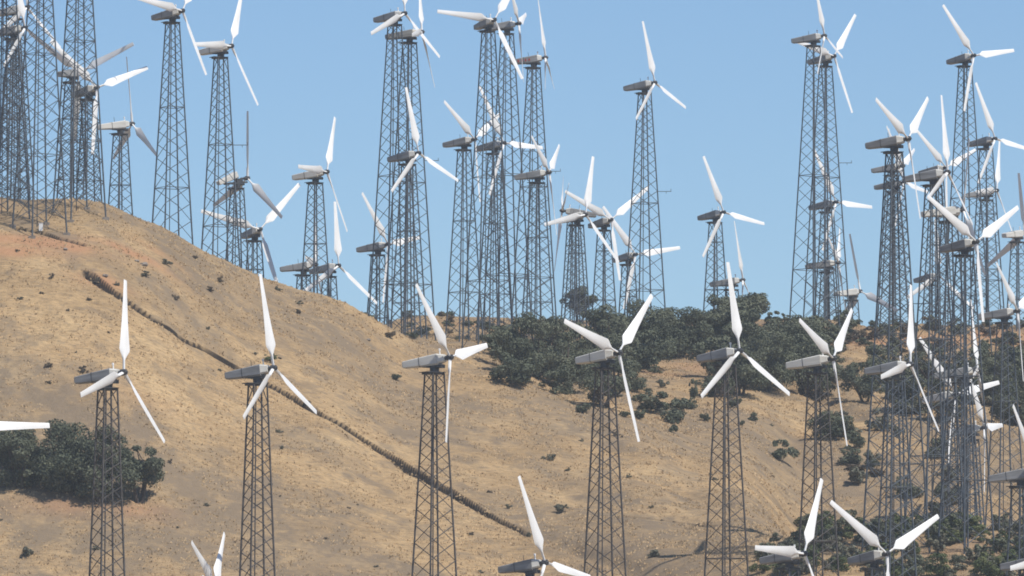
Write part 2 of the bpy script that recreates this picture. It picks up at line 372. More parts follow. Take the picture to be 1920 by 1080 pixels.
def blade_mesh():
    """root shaft, abrupt shoulder, long taper; chord along +Y turned towards +X by the local pitch"""
    st = [(.25,.20,.20,34),(1.0,.19,.19,34),(1.2,.24,.18,32),(1.6,.62,.22,28),(2.0,1.06,.22,25),(2.2,1.13,.21,24),(3.2,.98,.18,19),(4.6,.81,.15,14),(6.2,.65,.12,10),(7.6,.53,.09,7),(8.5,.48,.07,6),(8.6,.44,.05,6)]
    rings = []
    for r, c, t, p in st:
        pr = math.radians(p); ch = Vector((math.sin(pr), math.cos(pr), 0)); nn = Vector((math.cos(pr), -math.sin(pr), 0)); ring = []
        off = 0 if r < 1.5 else .04 * c
        for a, w in ((-.5,0),(-.36,.62),(-.15,1),(.15,.8),(.5,.06),(.15,-.5),(-.15,-.7),(-.36,-.5)):
            if r < 1.35:
                q = {-.5:0}.get(a); an = {(-.5,0):180,(-.36,.62):135,(-.15,1):100,(.15,.8):60,(.5,.06):0,(.15,-.5):-60,(-.15,-.7):-100,(-.36,-.5):-135}[(a,w)]
                ring.append(Vector((0,0,r)) + ch * (c/2*math.cos(math.radians(an))) + nn * (t/2*math.sin(math.radians(an)))*1.6)
            else: ring.append(Vector((0,0,r)) + ch * (a*c+off) + nn * (w*t*.5))
        rings.append(ring)
    b = MB(); b.loft(rings); me = b.mesh('blade', M_WHITE, True); me.set_sharp_from_angle(angle=math.radians(38)); return me
ME = dict(nac_grey=nacelle_mesh(M_GREY), nac_pale=nacelle_mesh(M_PALE), cov=cover_mesh(M_PALE), seam=seam_mesh(), stripe=stripe_mesh(), vane=vane_mesh(), mast=mast_mesh(), belly=belly_mesh(), hub=hub_mesh(), blade=blade_mesh())
def platform_mesh():
    b = MB(); b.box((-.25, 0, 0), (2.0, 1.5, .07)); b.box((-.25, 0, -.12), (1.5, 1.3, .16)); return b.mesh('platform', M_DARK)
ME['plat'] = platform_mesh()
def arm_mesh():
    b = MB(); b.bar((0, 0, 0), (1.9, 0, 0), .045); b.bar((1.85, 0, 0), (1.85, 0, .35), .035); b.bar((1.2, 0, 0), (1.2, 0, -.3), .03)
    return b.mesh('sensor_arm', M_STEEL)
ME['arm'] = arm_mesh()
GREYMATS = {}

def tower(parent, H, mat, foot, TP, rot, arm, dense=False):
    """four-legged lattice; local z 0 = mean foot level, H = top"""
    TOP = 1.28
    hw = lambda z: (TOP + TP * (H - z)) / 2
    ca, sa = math.cos(rot), math.sin(rot)
    def P(i, z):
        sx, sy = ((-1,-1),(1,-1),(1,1),(-1,1))[i]; h = hw(z); x, y = sx * h, sy * h
        return Vector((x * ca - y * sa, x * sa + y * ca, z))
    ox, oy = parent.location.x, parent.location.y
    feet = []
    for i in range(4):
        p = P(i, 0); zf = gz(ox + p.x, oy + p.y) - parent.location.z - .15
        p = P(i, zf); feet.append(zf)
        b = MB(); b.bar(p, P(i, H), .102, 4, .082); link('tower_leg', b.mesh('tower_leg', mat), parent)
        if foot:
            f = MB(); f.box((p.x, p.y, zf + .05), (.8, .8, .6)); link('concrete_footing', f.mesh('concrete_footing', M_CONC), parent)
    z = max(feet) + .3; zs = [z]
    while z < H - .9:
        z += max(1.0, hw(z) * 2 * .60); zs.append(min(z, H))
    if zs[-1] < H: zs[-1] = H
    b = MB()
    for k, (z0, z1) in enumerate(zip(zs[:-1], zs[1:])):
        for i in range(4):
            j = (i + 1) % 4
            b.bar(P(i, z0), P(j, z1), .048, 4, None, False)
            if dense: b.bar(P(j, z0), P(i, z1), .042, 4, None, False)
            if k in (3, 9): b.bar(P(i, z0), P(j, z0), .045, 4, None, False)
    for i in range(4): b.bar(P(i, H), P((i + 1) % 4, H), .07, 4, None, False)
    props(link('lattice_bracing', b.mesh('lattice_bracing', mat), parent), kind='stuff')
    c = MB(); q = P(0, 0) * .35; q2 = P(0, H) * .5; c.bar((q.x, q.y, .3), (q2.x, q2.y, H), .06, 5); link('cable_conduit', c.mesh('cable_conduit', M_DARK), parent)
    if arm:
        o = link('sensor_arm', ME['arm'], parent); zz = H * .62; o.location = P(1, zz); o.rotation_euler = (0, 0, 0)

def turbine(name_label, hub, psi, ph, kind='grey', foot=False, rust=False, arm=False, taper=.094):
    psi = math.radians(psi); hub = Vector(hub)
    off = 1.62
    tx = hub.x - off * math.cos(psi) * math.cos(TILT); ty = hub.y + off * math.sin(psi) * math.cos(TILT)
    g = gz(tx, ty); H = hub.z - off * math.sin(TILT) - 1.25 - g
    root = bpy.data.objects.new('wind_turbine', None); COL.objects.link(root); root.location = (tx, ty, g)
    root.empty_display_size = 2
    props(root, name_label, 'wind turbine', 'wind turbines on the hillside')
    rr = R.uniform(.40, .74)
    tower(root, H, M_RUST if rust == 1 else M_STEEL, foot, taper, rr, arm, rust == 2)
    M = Matrix.Rotation(-psi, 4, 'Z') @ Matrix.Rotation(-TILT, 4, 'Y')
    top = Matrix.Translation((0, 0, H + 1.25))
    def put(nm, key, parent=None, M2=None):
        o = link(nm, ME[key], root if parent is None else parent)
        if parent is None: o.matrix_local = top @ M @ (M2 or Matrix.Identity(4))
        return o
    pl = link('platform', ME['plat'], root); pl.location = (0, 0, H + .08); pl.rotation_euler = (0, 0, rr)
    yb = link('yaw_bearing', ME['belly'], root); yb.matrix_local = top @ Matrix.Rotation(-psi, 4, 'Z')
    if kind == 'open':
        na = put('nacelle_cover', 'nac_pale', None, Matrix.Translation((-.55, 0, .45)) @ Matrix.Rotation(math.radians(-17), 4, 'Y') @ Matrix.Scale(.82, 4))
        b = MB(); b.box((-.3, 0, -.5), (3.2, .8, .22)); b.box((.2, 0, -.2), (.9, .6, .5)); b.bar((.6, 0, 0), (1.3, 0, 0), .16, 8)
        o = link('bedplate', b.mesh('bedplate', M_DARK), root); o.matrix_local = top @ M
    else:
        na = put('nacelle', 'nac_pale' if kind == 'pale' else 'nac_grey')
        link('front_cover', ME['cov'], na); link('panel_seam', ME['seam'], na)
        if kind == 'stripe':
            for k in range(5): st_ = link('red_stripe', ME['stripe'], na); st_.location = (-2.6 + k * .5, -.515 - .022 * k, -.05); st_.rotation_euler = (0, 0, -.045)
        link('wind_vane', ME['vane'], na); link('lightning_rod', ME['mast'], na)
    put('rotor_hub', 'hub')
    for k in range(3):
        put('blade', 'blade', None, Matrix.Translation((off, 0, 0)) @ Matrix.Rotation(-(math.radians(ph) + k * 2 * math.pi / 3), 4, 'X'))
    return root, H
TURBINES = [
 ('front-row turbine farthest left, one blade straight up, tower before dark oak clump', (-34.2, 643.95, 37.59), 26.0, 13.4, 'grey', 0, 1, 0, 0.062),
 ('second front-row turbine from the left, upright blade, tower crossing the ditch on open grass', (-21.55, 660.89, 38.96), 25.2, 115.2, 'grey', 0, 1, 0, 0.064),
 ('third front-row turbine, pale nacelle, blade hanging straight down beside its tower', (-5.75, 678.79, 41.01), 25.2, 79.0, 'pale', 0, 1, 0, 0.088),
 ('fourth front-row turbine, blades in a raised V before the dark oak grove', (10.02, 686.75, 41.94), 36.8, 47.4, 'pale', 0, 1, 0, 0.085),
 ('fifth front-row turbine, inverted Y rotor in front of oaks right of the grove centre', (21.77, 698.71, 42.83), 36.8, 116.4, 'grey', 0, 1, 0, 0.085),
 ('sixth front-row turbine, V shaped raised blades, above the lone low rotor on the right', (31.13, 708.75, 42.72), 23.6, 52.4, 'pale', 0, 1, 0, 0.08),
 ('seventh front-row turbine, tall upright blade and one blade across its grey nacelle', (39.61, 726.76, 43.22), 24.7, 18.2, 'grey', 0, 0, 0, 0.085),
 ('edge-on turbine with light topped grey nacelle among the crowded right towers', (51.0, 800.67, 46.97), 8.0, 21.9, 'grey', 0, 0, 0, 0.094),
 ('turbine with long nacelle at the right edge just above the reddish ridge', (59.94, 866.08, 57.84), 19.9, 67.9, 'grey', 0, 0, 0, 0.094),
 ('turbine cut by the right edge, only grey nacelle tail and raised blade in view', (50.44, 702.52, 31.42), 19.3, 75.6, 'grey', 0, 0, 0, 0.094),
 ('low turbine behind the edge-on one, white blade pointing right across the dark oaks', (51.88, 854.78, 47.33), 42.2, 78.0, 'pale', 0, 0, 0, 0.094),
 ('lowest hub in the right crowd, blade hanging straight down over the tan slope', (55.37, 857.05, 43.52), 18.7, 85.0, 'grey', 0, 0, 0, 0.094),
 ('turbine rising from the bottom edge in the middle, hub just inside the picture', (3.06, 677.12, 21.89), 29.3, 97.5, 'grey', 0, 0, 0, 0.094),
 ('low turbine above the bottom edge, one blade up and one flat to the left', (27.62, 692.07, 23.23), 34.4, 32.0, 'grey', 0, 0, 0, 0.094),
 ('low turbine at the bottom right with raised V blades before green brush', (35.54, 694.07, 23.3), 45.9, 63.6, 'grey', 0, 0, 0, 0.094),
 ('turbine at the bottom left showing only two blade tips in a V', (-27.15, 668.26, 19.61), 9.9, 54.7, 'grey', 0, 0, 0, 0.094),
 ('turbine beyond the left edge, only one white blade pointing in before the oaks', (-48.52, 647.27, 33.05), 58.4, 88.2, 'grey', 0, 0, 0, 0.094),
 ('turbine in the bottom right corner, only its grey nacelle tail in view', (51.14, 700.11, 22.89), 29.0, 22.9, 'grey', 0, 0, 0, 0.094),
 ('top left corner turbine with pale beige nacelle cut by the picture edge', (-61.51, 924.25, 100.31), 27.9, 2.0, 'pale', 0, 2, 0, 0.094),
 ('grey turbine just below the beige one at the top left corner', (-61.05, 913.49, 96.59), 25.0, 110.1, 'grey', 0, 2, 0, 0.094),
 ('turbine hidden behind the big left towers, shaded tan blade raised to the right', (-53.82, 905.92, 90.19), -63.4, 51.8, 'grey', 0, 2, 0, 0.094),
 ('turbine right of the big left towers, bright white blade pointing right', (-51.34, 902.06, 87.95), 50.4, 69.2, 'grey', 0, 2, 0, 0.094),
 ('small turbine with pale lit nacelle and shaded blades on the left skyline', (-48.6, 933.25, 86.33), -24.7, 116.7, 'pale', 0, 0, 0, 0.094),
 ('tall skyline turbine at upper left, long blade sloping down right, dark nacelle', (-40.96, 905.38, 97.86), 37.9, 35.8, 'grey', 0, 0, 0, 0.094),
 ('tall skyline turbine at upper left with white blade laid over its nacelle', (-35.17, 913.65, 94.32), 31.7, 26.3, 'pale', 0, 0, 1, 0.094),
 ('skyline turbine with tilted open white nacelle cover and shaded tan blades', (-33.67, 928.75, 78.96), -37.5, 110.5, 'open', 0, 0, 0, 0.094),
 ('turbine low on the left crest with two blades in a wide raised V', (-32.42, 940.18, 73.32), 62.0, 43.9, 'grey', 0, 0, 0, 0.094),
 ('skyline turbine with white lit nacelle and slim tower right of the left crest', (-23.71, 934.68, 80.29), 23.7, 29.9, 'pale', 0, 0, 0, 0.094),
 ('turbine whose grey nacelle and short tower barely clear the left crest', (-26.14, 972.41, 71.13), 7.3, 32.3, 'grey', 0, 0, 0, 0.094),
 ('turbine low on the left crest with inverted Y rotor, right of the slim tower', (-22.82, 961.45, 70.19), 38.6, 2.7, 'grey', 0, 0, 0, 0.094),
 ('skyline turbine beside the spur end, blade pointing right behind the tall towers', (-16.58, 978.2, 74.28), 29.8, 79.9, 'grey', 0, 0, 0, 0.094),
 ('tall turbine at top centre left, blade sloping down left across its tower head', (-13.85, 941.22, 101.39), 35.2, 6.9, 'grey', 0, 0, 0, 0.094),
 ('tall edge-on turbine at top centre left, nacelle right below its higher neighbour', (-11.68, 944.37, 99.3), 8.9, 21.4, 'grey', 0, 0, 1, 0.094),
 ('tall turbine at top centre with long blade stretched left and one down right', (-2.31, 957.2, 102.27), 59.9, 34.3, 'grey', 0, 0, 0, 0.094),
 ('tall edge-on turbine at top centre just right of the wide-bladed one', (0.94, 989.07, 105.16), 8.8, 75.1, 'grey', 0, 0, 1, 0.094),
 ('tall edge-on turbine with red striped nacelle at top centre', (4.6, 997.36, 101.35), 5.9, 113.9, 'stripe', 0, 0, 1, 0.094),
 ('turbine halfway up before the tall centre left towers, inverted Y rotor', (-11.98, 936.5, 82.85), 36.0, 110.6, 'grey', 0, 0, 0, 0.094),
 ('skyline turbine left of centre, shaded blade up left and one hanging down', (-5.02, 981.2, 88.68), 29.5, 62.0, 'grey', 0, 0, 0, 0.094),
 ('turbine in front of the tall centre towers, white blade pointing right', (-1.08, 986.22, 88.63), 37.6, 90.2, 'grey', 0, 0, 0, 0.094),
 ('turbine with V blades and one long drooping blade right of the centre towers', (5.02, 981.51, 84.24), 14.9, 59.5, 'grey', 0, 0, 0, 0.094),
 ('left turbine of the skyline pair above the grove, blade laid flat left', (10.05, 996.86, 79.78), 43.8, 17.2, 'grey', 0, 0, 0, 0.094),
 ('thin edge-on turbine facing the other way, half hidden behind the pair above the grove', (7.0, 1018.76, 82.06), 176.3, 68.8, 'grey', 0, 0, 0, 0.094),
 ('right turbine of the skyline pair above the grove, blade raised to the right', (13.83, 1017.85, 80.72), 52.7, 54.9, 'grey', 0, 0, 0, 0.094),
 ('lowest skyline turbine above the grove, blade pointing level right', (17.66, 1042.12, 77.68), 50.5, 80.6, 'grey', 0, 0, 0, 0.094),
 ('tall lone turbine against open sky right of centre', (19.62, 1000.59, 98.22), 30.3, 109.0, 'grey', 0, 0, 1, 0.094),
 ('skyline turbine standing alone above the right part of the grove', (30.36, 1046.68, 84.08), 44.1, 97.9, 'grey', 0, 0, 0, 0.094),
 ('low edge-on skyline turbine right of the fifth front upper blade', (33.12, 1047.36, 74.39), 9.6, 108.5, 'grey', 0, 0, 0, 0.094),
 ('highest turbine of the tall right pair, almost edge-on at the top edge', (43.97, 1025.02, 107.25), 18.5, 105.2, 'grey', 0, 0, 0, 0.094),
 ('second of the tall right pair, blade raised right behind the higher rotor', (46.28, 1047.11, 106.64), 43.5, 40.7, 'grey', 0, 0, 1, 0.094),
 ('tall turbine at the upper right corner, blade pointing level right', (63.71, 1005.3, 102.45), 45.6, 80.9, 'grey', 0, 0, 1, 0.094),
 ('turbine at the right edge below the upper right corner turbine', (69.29, 1045.95, 94.61), 40.3, 97.1, 'grey', 0, 0, 0, 0.094),
 ('big near turbine with V blades and large grey nacelle on a tall right tower', (41.94, 772.01, 69.83), 25.6, 54.4, 'grey', 0, 2, 1, 0.094),
 ('small nacelle directly under the big V-bladed one, behind its tower', (57.88, 1080.1, 93.65), 18.3, 68.2, 'grey', 0, 0, 0, 0.094),
 ('lower of two small nacelles behind the tall tower of the big V-bladed turbine', (58.62, 1091.23, 92.14), 27.7, 95.7, 'grey', 0, 0, 0, 0.094),
 ('big near turbine at the right with upright blade, second large grey nacelle', (47.01, 787.2, 67.56), 21.3, 6.9, 'grey', 0, 0, 0, 0.094),
 ('turbine half hidden behind the second large right nacelle, blade pointing right', (63.74, 1071.15, 92.64), 39.2, 68.1, 'grey', 0, 0, 0, 0.094),
 ('turbine with bright sunlit nacelle side turned away, in the crowded right group', (49.3, 797.45, 64.35), -17.0, 89.8, 'pale', 0, 0, 0, 0.094),
 ('skyline turbine with white blade over its nacelle near the right edge', (72.17, 1086.33, 90.53), 25.9, 24.1, 'pale', 0, 0, 0, 0.094),
 ('near turbine low in the right crowd, broad white blade raised to the right', (48.98, 769.78, 58.73), 43.4, 61.0, 'grey', 0, 0, 0, 0.094),
 ('turbine at the right edge with shaded tan upper blade and pale nacelle', (73.15, 1041.91, 80.72), -48.3, 1.3, 'pale', 0, 0, 0, 0.094),
 ('skyline turbine in front of the tall right pair, inverted tilted Y rotor', (46.94, 1056.55, 86.34), 39.7, 91.1, 'grey', 0, 0, 0, 0.094),
 ('low edge-on turbine at the foot of the tall right pair', (46.9, 1049.18, 77.05), 10.1, 50.0, 'grey', 0, 0, 0, 0.094),
 ('low turbine with white sunlit nacelle and shaded tan blades on the right ridge', (51.13, 1072.41, 74.52), -36.9, 7.6, 'pale', 0, 0, 0, 0.094),
 ('small turbine behind the crowded right towers just above the ridge', (63.92, 1094.19, 78.44), 45.7, 3.0, 'grey', 0, 0, 0, 0.094),
 ('middle one of three big hilltop towers at the left, lowest feet, rotor above the picture', (-55.19, 873.71, 106.34), 28.0, 20.0, 'grey', 1, 2, 0, 0.094),
 ('rightmost of three big hilltop towers at the left, rotor above the picture', (-50.97, 882.57, 108.72), 28.0, 20.0, 'grey', 1, 2, 0, 0.094),
 ('leftmost of three big hilltop towers at the left edge, rotor above the picture', (-59.88, 878.75, 105.99), 28.0, 20.0, 'grey', 0, 2, 0, 0.094),
]
HS = []
for row in TURBINES:
    lab = row[0]; r, H = turbine(*row); HS.append((round(H, 1), lab[:60]))

# ------------------------------------------------------------------ vegetation
def rand_dirs(n):
    v = NP.normal(size=(n, 3)); return v / np.linalg.norm(v, axis=1, keepdims=True)
def leaf_quads(P, Nrm, size, shade):
    """small leaf clumps: one bent quad per point"""
    n = len(P); t = np.cross(Nrm, rand_dirs(n)); t /= np.linalg.norm(t, axis=1, keepdims=True) + 1e-6; b = np.cross(Nrm, t)
    s = (size * NP.uniform(.6, 1.35, n))[:, None]; a = NP.uniform(.5, 1.0, n)[:, None]
    V = np.stack([P - t * s - b * s * a * .6, P + t * s * .7 - b * s * a, P + t * s + b * s * a * .7, P - t * s * .6 + b * s * a], 1).reshape(-1, 3)
    return V, np.arange(4 * n).reshape(n, 4), np.repeat(shade, 4)
def crown_mesh(name, w, d, h, z0, nblob, nleaf, size, mat, seed, flat=.75):
    """leaf clumps on many overlapping lobes, uneven outline with gaps between lobes"""
    rs = np.random.RandomState(seed); C = []; Rr = []
    for i in range(nblob):
        a = rs.uniform(0, 2 * math.pi); rad = rs.uniform(.15, 1) ** .6; zz = rs.uniform(0, 1)
        prof = math.sqrt(max(.05, 1 - (max(0, zz - .25) / .8) ** 2)) * (.72 + .28 * min(1, zz / .25))
        C.append((math.cos(a) * rad * w / 2 * .86 * prof, math.sin(a) * rad * d / 2 * .86 * prof, z0 + h * (.08 + .78 * zz))); Rr.append(rs.uniform(.11, .25) * (w + h) / 2 * (1 - .3 * zz))
    C[0] = (0, 0, z0 + h * .34); Rr[0] = .24 * (w + h) / 2
    C = np.array(C); Rr = np.array(Rr); k = rs.choice(nblob, nleaf, p=Rr ** 2 / (Rr ** 2).sum())
    dv = NP.normal(size=(nleaf, 3)); dv[:, 2] += .25; dv /= np.linalg.norm(dv, axis=1, keepdims=True)
    rr = Rr[k] * (1 - .5 * NP.uniform(0, 1, nleaf) ** 2.2) * NP.uniform(.9, 1.12, nleaf)
    P = C[k] + dv * rr[:, None] * np.array([1, 1, flat]); keep = P[:, 2] > z0 * .35 + .05; P = P[keep]; dv = dv[keep]; k = k[keep]
    N = dv * .9 + rand_dirs(len(P)) * .75; N /= np.linalg.norm(N, axis=1, keepdims=True)
    sh = np.clip(.45 + .22 * (rs.uniform(-1, 1, nblob)[k]) + .16 * NP.normal(size=len(P)), 0, 1)
    V, Fq, A = leaf_quads(P, N, size, sh)
    return mesh_np(name, V, Fq, mat, False, dict(shade=A)), C, Rr
def trunk_mesh(C, h, z0, r, rs):
    b = MB(); nb = rs.randint(2, 4)
    for s in range(nb):
        a = rs.uniform(0, 6.28); p = Vector((.25 * math.cos(a) * r * 3, .25 * math.sin(a) * r * 3, -.4)); q = Vector((math.cos(a) * .8, math.sin(a) * .8, z0 * .9 + .4))
        b.bar(p, q, r, 7, r * .72)
        near = sorted(range(len(C)), key=lambda i: (Vector(C[i]) - Vector((math.cos(a) * 3, math.sin(a) * 3, z0 + h * .5))).length)[:5]
        for i in near:
            m = q.lerp(Vector(C[i]), .5) + Vector((rs.uniform(-.4, .4), rs.uniform(-.4, .4), rs.uniform(-.2, .4)))
            b.bar(q, m, r * .6, 5, r * .36, False); b.bar(m, C[i], r * .36, 5, r * .12, False)
    return b.mesh('trunk', M_BARK)
PX = lambda D: FPX / D
NT = [0]
def tree(u, v, wpx, hpx, label, D=None, trunk=.12, group='oak trees on the hillside', mat=None, cat='tree', dens=1.0, name='oak_tree'):
    NT[0] += 1; rs = np.random.RandomState(100 + NT[0])
    if D is None:
        p = march(u, v, lambda a, b: ground(a, b)); x, y, z = p
    else:
        x = (u - 960) / FPX * D; y = D; z = gz(x, y)
    s = PX(y); w = wpx / s; h = hpx / s * .98; z0 = h * trunk
    if D is not None: h = max(h, 2)
    root = bpy.data.objects.new(name, None); COL.objects.link(root); root.location = (x, y, z - .1)
    props(root, label, cat, group)
    area = w * h; nl = int(min(15000, max(1500, area * 150 * dens)))
    me, C, Rr = crown_mesh('crown', w * .98, w * .9, h * (1 - trunk), z0, int(10 + area / 5), nl, .105, mat or M_OAK, 500 + NT[0])
    link('crown', me, root); link('trunk', trunk_mesh(C, h, z0, max(.12, .028 * h + .05), rs), root)
    return root
TREES = [
 (40,915,150,125,'dark oak at the left edge, lowest of the left tree clump',None,.1),
 (125,922,165,150,'broad dark oak with highest crown in the left clump, left of the lattice tower',None,.1),
 (195,945,125,160,'dark oak behind the leftmost front tower',None,.1),
 (262,945,115,120,'oak with open forked trunk at right end of the left clump',None,.3),
 (10,872,70,75,'dense oak crown cut by the left picture edge',None,.08),
 (985,712,140,132,'big dark oak at left end of the ridge grove',None,.12),
 (1060,735,110,125,'dark oak left of the fourth front turbine, at the spur edge',None,.12),
 (1130,762,110,110,'low dark oak around the fourth front tower',None,.08),
 (1135,690,110,128,'tall oak behind the raised left blade of the fourth front turbine',None,.12),
 (1205,690,135,142,'tallest dark oak of the grove, behind the fourth front turbine',None,.12),
 (1290,672,120,105,'rounded oak on the ridge between fourth and fifth front turbines',None,.1),
 (1085,640,80,78,'oak with pale tangled branches on the skyline above the fourth front turbine',1035,.15),
 (1400,655,130,82,'round crowned oak rising above the skyline right of the fifth front hub',1030,.15),
 (1345,668,80,90,'oak on the skyline behind the fifth front turbine nacelle',1020,.12),
 (1390,742,120,100,'dark oak behind the fifth front turbine tower',None,.1),
 (1440,735,150,130,'dark wide oak right of the fifth front turbine, lower branches open',None,.15),
 (1500,740,150,150,'large dark oak left of the sixth front turbine nacelle',None,.14),
 (1560,825,80,95,'dark bushy oak behind the sixth front tower',None,.06),
 (1625,755,95,90,'dark oak left of the seventh front nacelle',None,.1),
 (1700,775,120,95,'dark oak below the seventh front nacelle',None,.08),
 (1775,790,120,105,'dark oak among the crowded towers, left of the low pair of rotors',None,.08),
 (1860,760,130,100,'dark oak on the slope right of the crowded towers',None,.08),
 (1915,800,110,120,'dark oak cut by the right picture edge',None,.08),
 (1700,930,80,45,'low dark oak on the tan slope among the right towers',None,.06),
 (1790,945,90,50,'dark oak low in the gully between the right towers',None,.06),
 (1030,700,120,120,'oak filling the grove behind the fourth front nacelle tail',None,.1),
 (1170,720,110,100,'oak right behind the fourth front hub',None,.1),
 (1245,665,90,95,'oak in the grove right of its tallest crown',None,.1),
 (1345,745,80,70,'low oak left of the fifth front tower',None,.08),
 (1470,690,150,90,'broad oak mass on the ridge between fifth and sixth front hubs',None,.08),
 (1540,745,90,90,'oak behind the sixth front nacelle',None,.1),
 (1660,720,110,80,'oak behind the seventh front nacelle tail',None,.08),
 (1745,720,110,80,'oak behind the edge-on right nacelle',None,.08),
 (1830,720,110,80,'oak behind the edge-on right rotor',None,.08),
 (1900,715,100,75,'oak on the upper slope near the right edge',None,.08),
 (690,585,60,55,'small ragged tree on skyline beside the left spur',1040,.12),
 (830,592,75,36,'low rounded tree on the far skyline between tall towers',1050,.06),
 (770,592,60,30,'low tree behind the feet of the tall towers on the skyline',1048,.06),
]
for t in TREES: tree(*t)

# shrubs: a few shared crowns, each shrub a thing of its own
def shrub_set(name, mat, n, w, h, nleaf, size, seed, nb=9):
    return [crown_mesh(name, w, w, h, .02, nb, nleaf, size, mat, seed + i, .8)[0] for i in range(n)]
SH_DRY = shrub_set('foliage', M_DRY, 5, 1.0, .62, 700, .038, 900)
SH_SAGE = shrub_set('foliage', M_SAGE, 5, 1.0, .65, 1000, .034, 930)
SH_DARK = shrub_set('foliage', M_OAK, 5, 1.0, .75, 1500, .030, 960, 12)
SH_RAB = shrub_set('foliage', M_RABBIT, 6, 1.0, .75, 1500, .028, 990, 12)
def shrub(u, v, wpx, hpx, lib, label, group, name='shrub', cat='shrub', D=None):
    if D is None:
        p = march(u, v, lambda a, b: ground(a, b))
        if p is None: return
        x, y, z = p
    else: x = (u - 960) / FPX * D; y = D; z = gz(x, y)
    s = PX(y); o = link(name, R.choice(lib)); o.location = (x, y, z - .05)
    o.scale = (wpx / s, wpx / s * R.uniform(.8, 1.1), hpx / s / .72); o.rotation_euler = (0, 0, R.uniform(0, 6.28))
    props(o, label, cat, group)
NAMED_SHRUBS = [
 (1465,866,62,42,SH_DARK,'grey green shrub alone on the tan slope between fifth and sixth front towers'),
 (1225,775,80,42,SH_DARK,'long dark shrub on the slope below the grove, right of the fourth front tower'),
 (1270,790,70,44,SH_DARK,'dark shrub at the right end of the long low thicket'),
 (1265,812,32,26,SH_DARK,'small dark shrub just below the thicket right of the fourth front tower'),
 (1300,752,24,42,SH_DARK,'small upright dark bush between fourth and fifth front turbines'),
 (742,712,26,14,SH_DARK,'single dark shrub left of the third front nacelle'),
 (505,678,34,16,SH_RAB,'green shrub on the ditch edge above the second front nacelle'),
 (50,1045,38,22,SH_SAGE,'pale sage shrub near the lower left corner'),
 (95,524,18,14,SH_DRY,'dark tuft on the upper left slope below the big towers'),
 (270,520,26,12,SH_SAGE,'grey shrub right of the top of the ditch'),
 (310,498,24,14,SH_SAGE,'sage shrub below the red soil bank'),
 (412,530,18,14,SH_DRY,'dark brush tuft on the slope below the leaning white cover turbine'),
 (392,548,20,12,SH_DRY,'dark tuft on the slope above the ditch, between first and second front rotors'),
 (330,562,26,14,SH_DRY,'low dry bush above the ditch right of the first front rotor'),
 (558,588,16,12,SH_DRY,'tiny dark bush right of the second front upper blade'),
 (520,545,24,10,SH_SAGE,'low bush on the crest below the ridge rotor tip'),
 (178,532,26,14,SH_DRY,'dark brush at the top end of the ditch'),
 (165,565,16,10,SH_DRY,'dark tuft left of the top of the ditch'),
 (90,690,22,12,SH_DRY,'dark tuft on the left slope above the first nacelle tail'),
 (155,700,22,16,SH_DRY,'dry bush beside the first front nacelle tail'),
 (318,870,14,10,SH_DRY,'tuft on the slope right of the left clump'),
 (1030,862,30,16,SH_SAGE,'sage bush on the slope left of the fourth front tower'),
 (1095,775,40,24,SH_DARK,'dark bush at spur edge left of the fourth front tower'),
 (1050,960,40,18,SH_SAGE,'grey bush at lower slope left of fourth front tower'),
 (1225,1043,40,18,SH_SAGE,'sage bush near bottom edge right of the fourth front tower'),
 (1600,882,60,16,SH_DRY,'dead dark branchy bush lying left of the seventh front tower'),
 (1640,892,50,18,SH_DRY,'dead dark bush against the left leg of a tall right tower'),
]
for u, v, w, h, lib, lab in NAMED_SHRUBS: shrub(u, v, w, h, lib, lab, 'shrubs on the dry slope')
# landmarks used to say where each small bush stands
MARKS = [(232,698,'the first front-row hub'),(513,690,'the second front-row hub'),(844,670,'the third front-row hub'),(1160,661,'the fourth front-row hub'),
 (1387,658,'the fifth front-row hub'),(1562,672,'the sixth front-row hub'),(1707,683,'the seventh front-row hub'),(234,540,'the top of the first upright blade'),
 (492,528,'the top of the second upright blade'),(782,550,'the tip of the third front-row raised blade'),(312,830,'the lowest blade tip of the first front rotor'),
 (598,770,'the right blade tip of the second front rotor'),(461,783,'the left blade tip of the second front rotor'),(841,830,'the hanging blade tip of the third front rotor'),
 (1198,826,'the hanging blade tip of the fourth front rotor'),(1487,742,'the right blade tip of the fifth front rotor'),(1321,748,'the left blade tip of the fifth front rotor'),
 (1588,830,'the hanging blade tip of the sixth front rotor'),(1759,808,'the lowest blade tip of the seventh front rotor'),(1022,1055,'the bottom middle hub'),
 (975,900,'the raised blade tip of the bottom middle rotor'),(395,1020,'the two blade tips at the bottom left'),(150,870,'the left oak clump'),(1508,1038,'the hub of the low left-pointing rotor'),
 (1535,905,'the upright blade tip of the low right rotor'),(1663,1038,'the hub of the low V rotor'),(1755,975,'the right blade tip of the low V rotor'),(1554,948,'the left blade tip of the low V rotor'),
 (1893,1059,'the nacelle tail in the right corner'),(1465,850,'the lone slope shrub'),(250,470,'the red soil bank'),(90,450,'the feet of the big left towers'),
 (521,530,'the skyline blade tip on the left crest'),(200,545,'the top of the ditch'),(670,820,'the middle of the ditch'),(900,955,'the lower end of the ditch'),
 (200,980,'the first front tower'),(480,930,'the second front tower'),(815,950,'the third front tower'),(1135,950,'the fourth front tower'),(1362,950,'the fifth front tower'),
 (1625,900,'the left leg of the tall right tower'),(1833,695,'the edge-on right hub'),(1846,802,'the lowest hub of the right crowd'),(1903,765,'the blade at the right edge'),
 (1613,560,'the white low ridge nacelle'),(1672,640,'the foot of the slim right towers'),(1908,586,'the right edge hub on the ridge'),(1750,530,'the small nacelle over the right ridge'),(1540,600,'the feet of the tall right pair')]
USED = set()
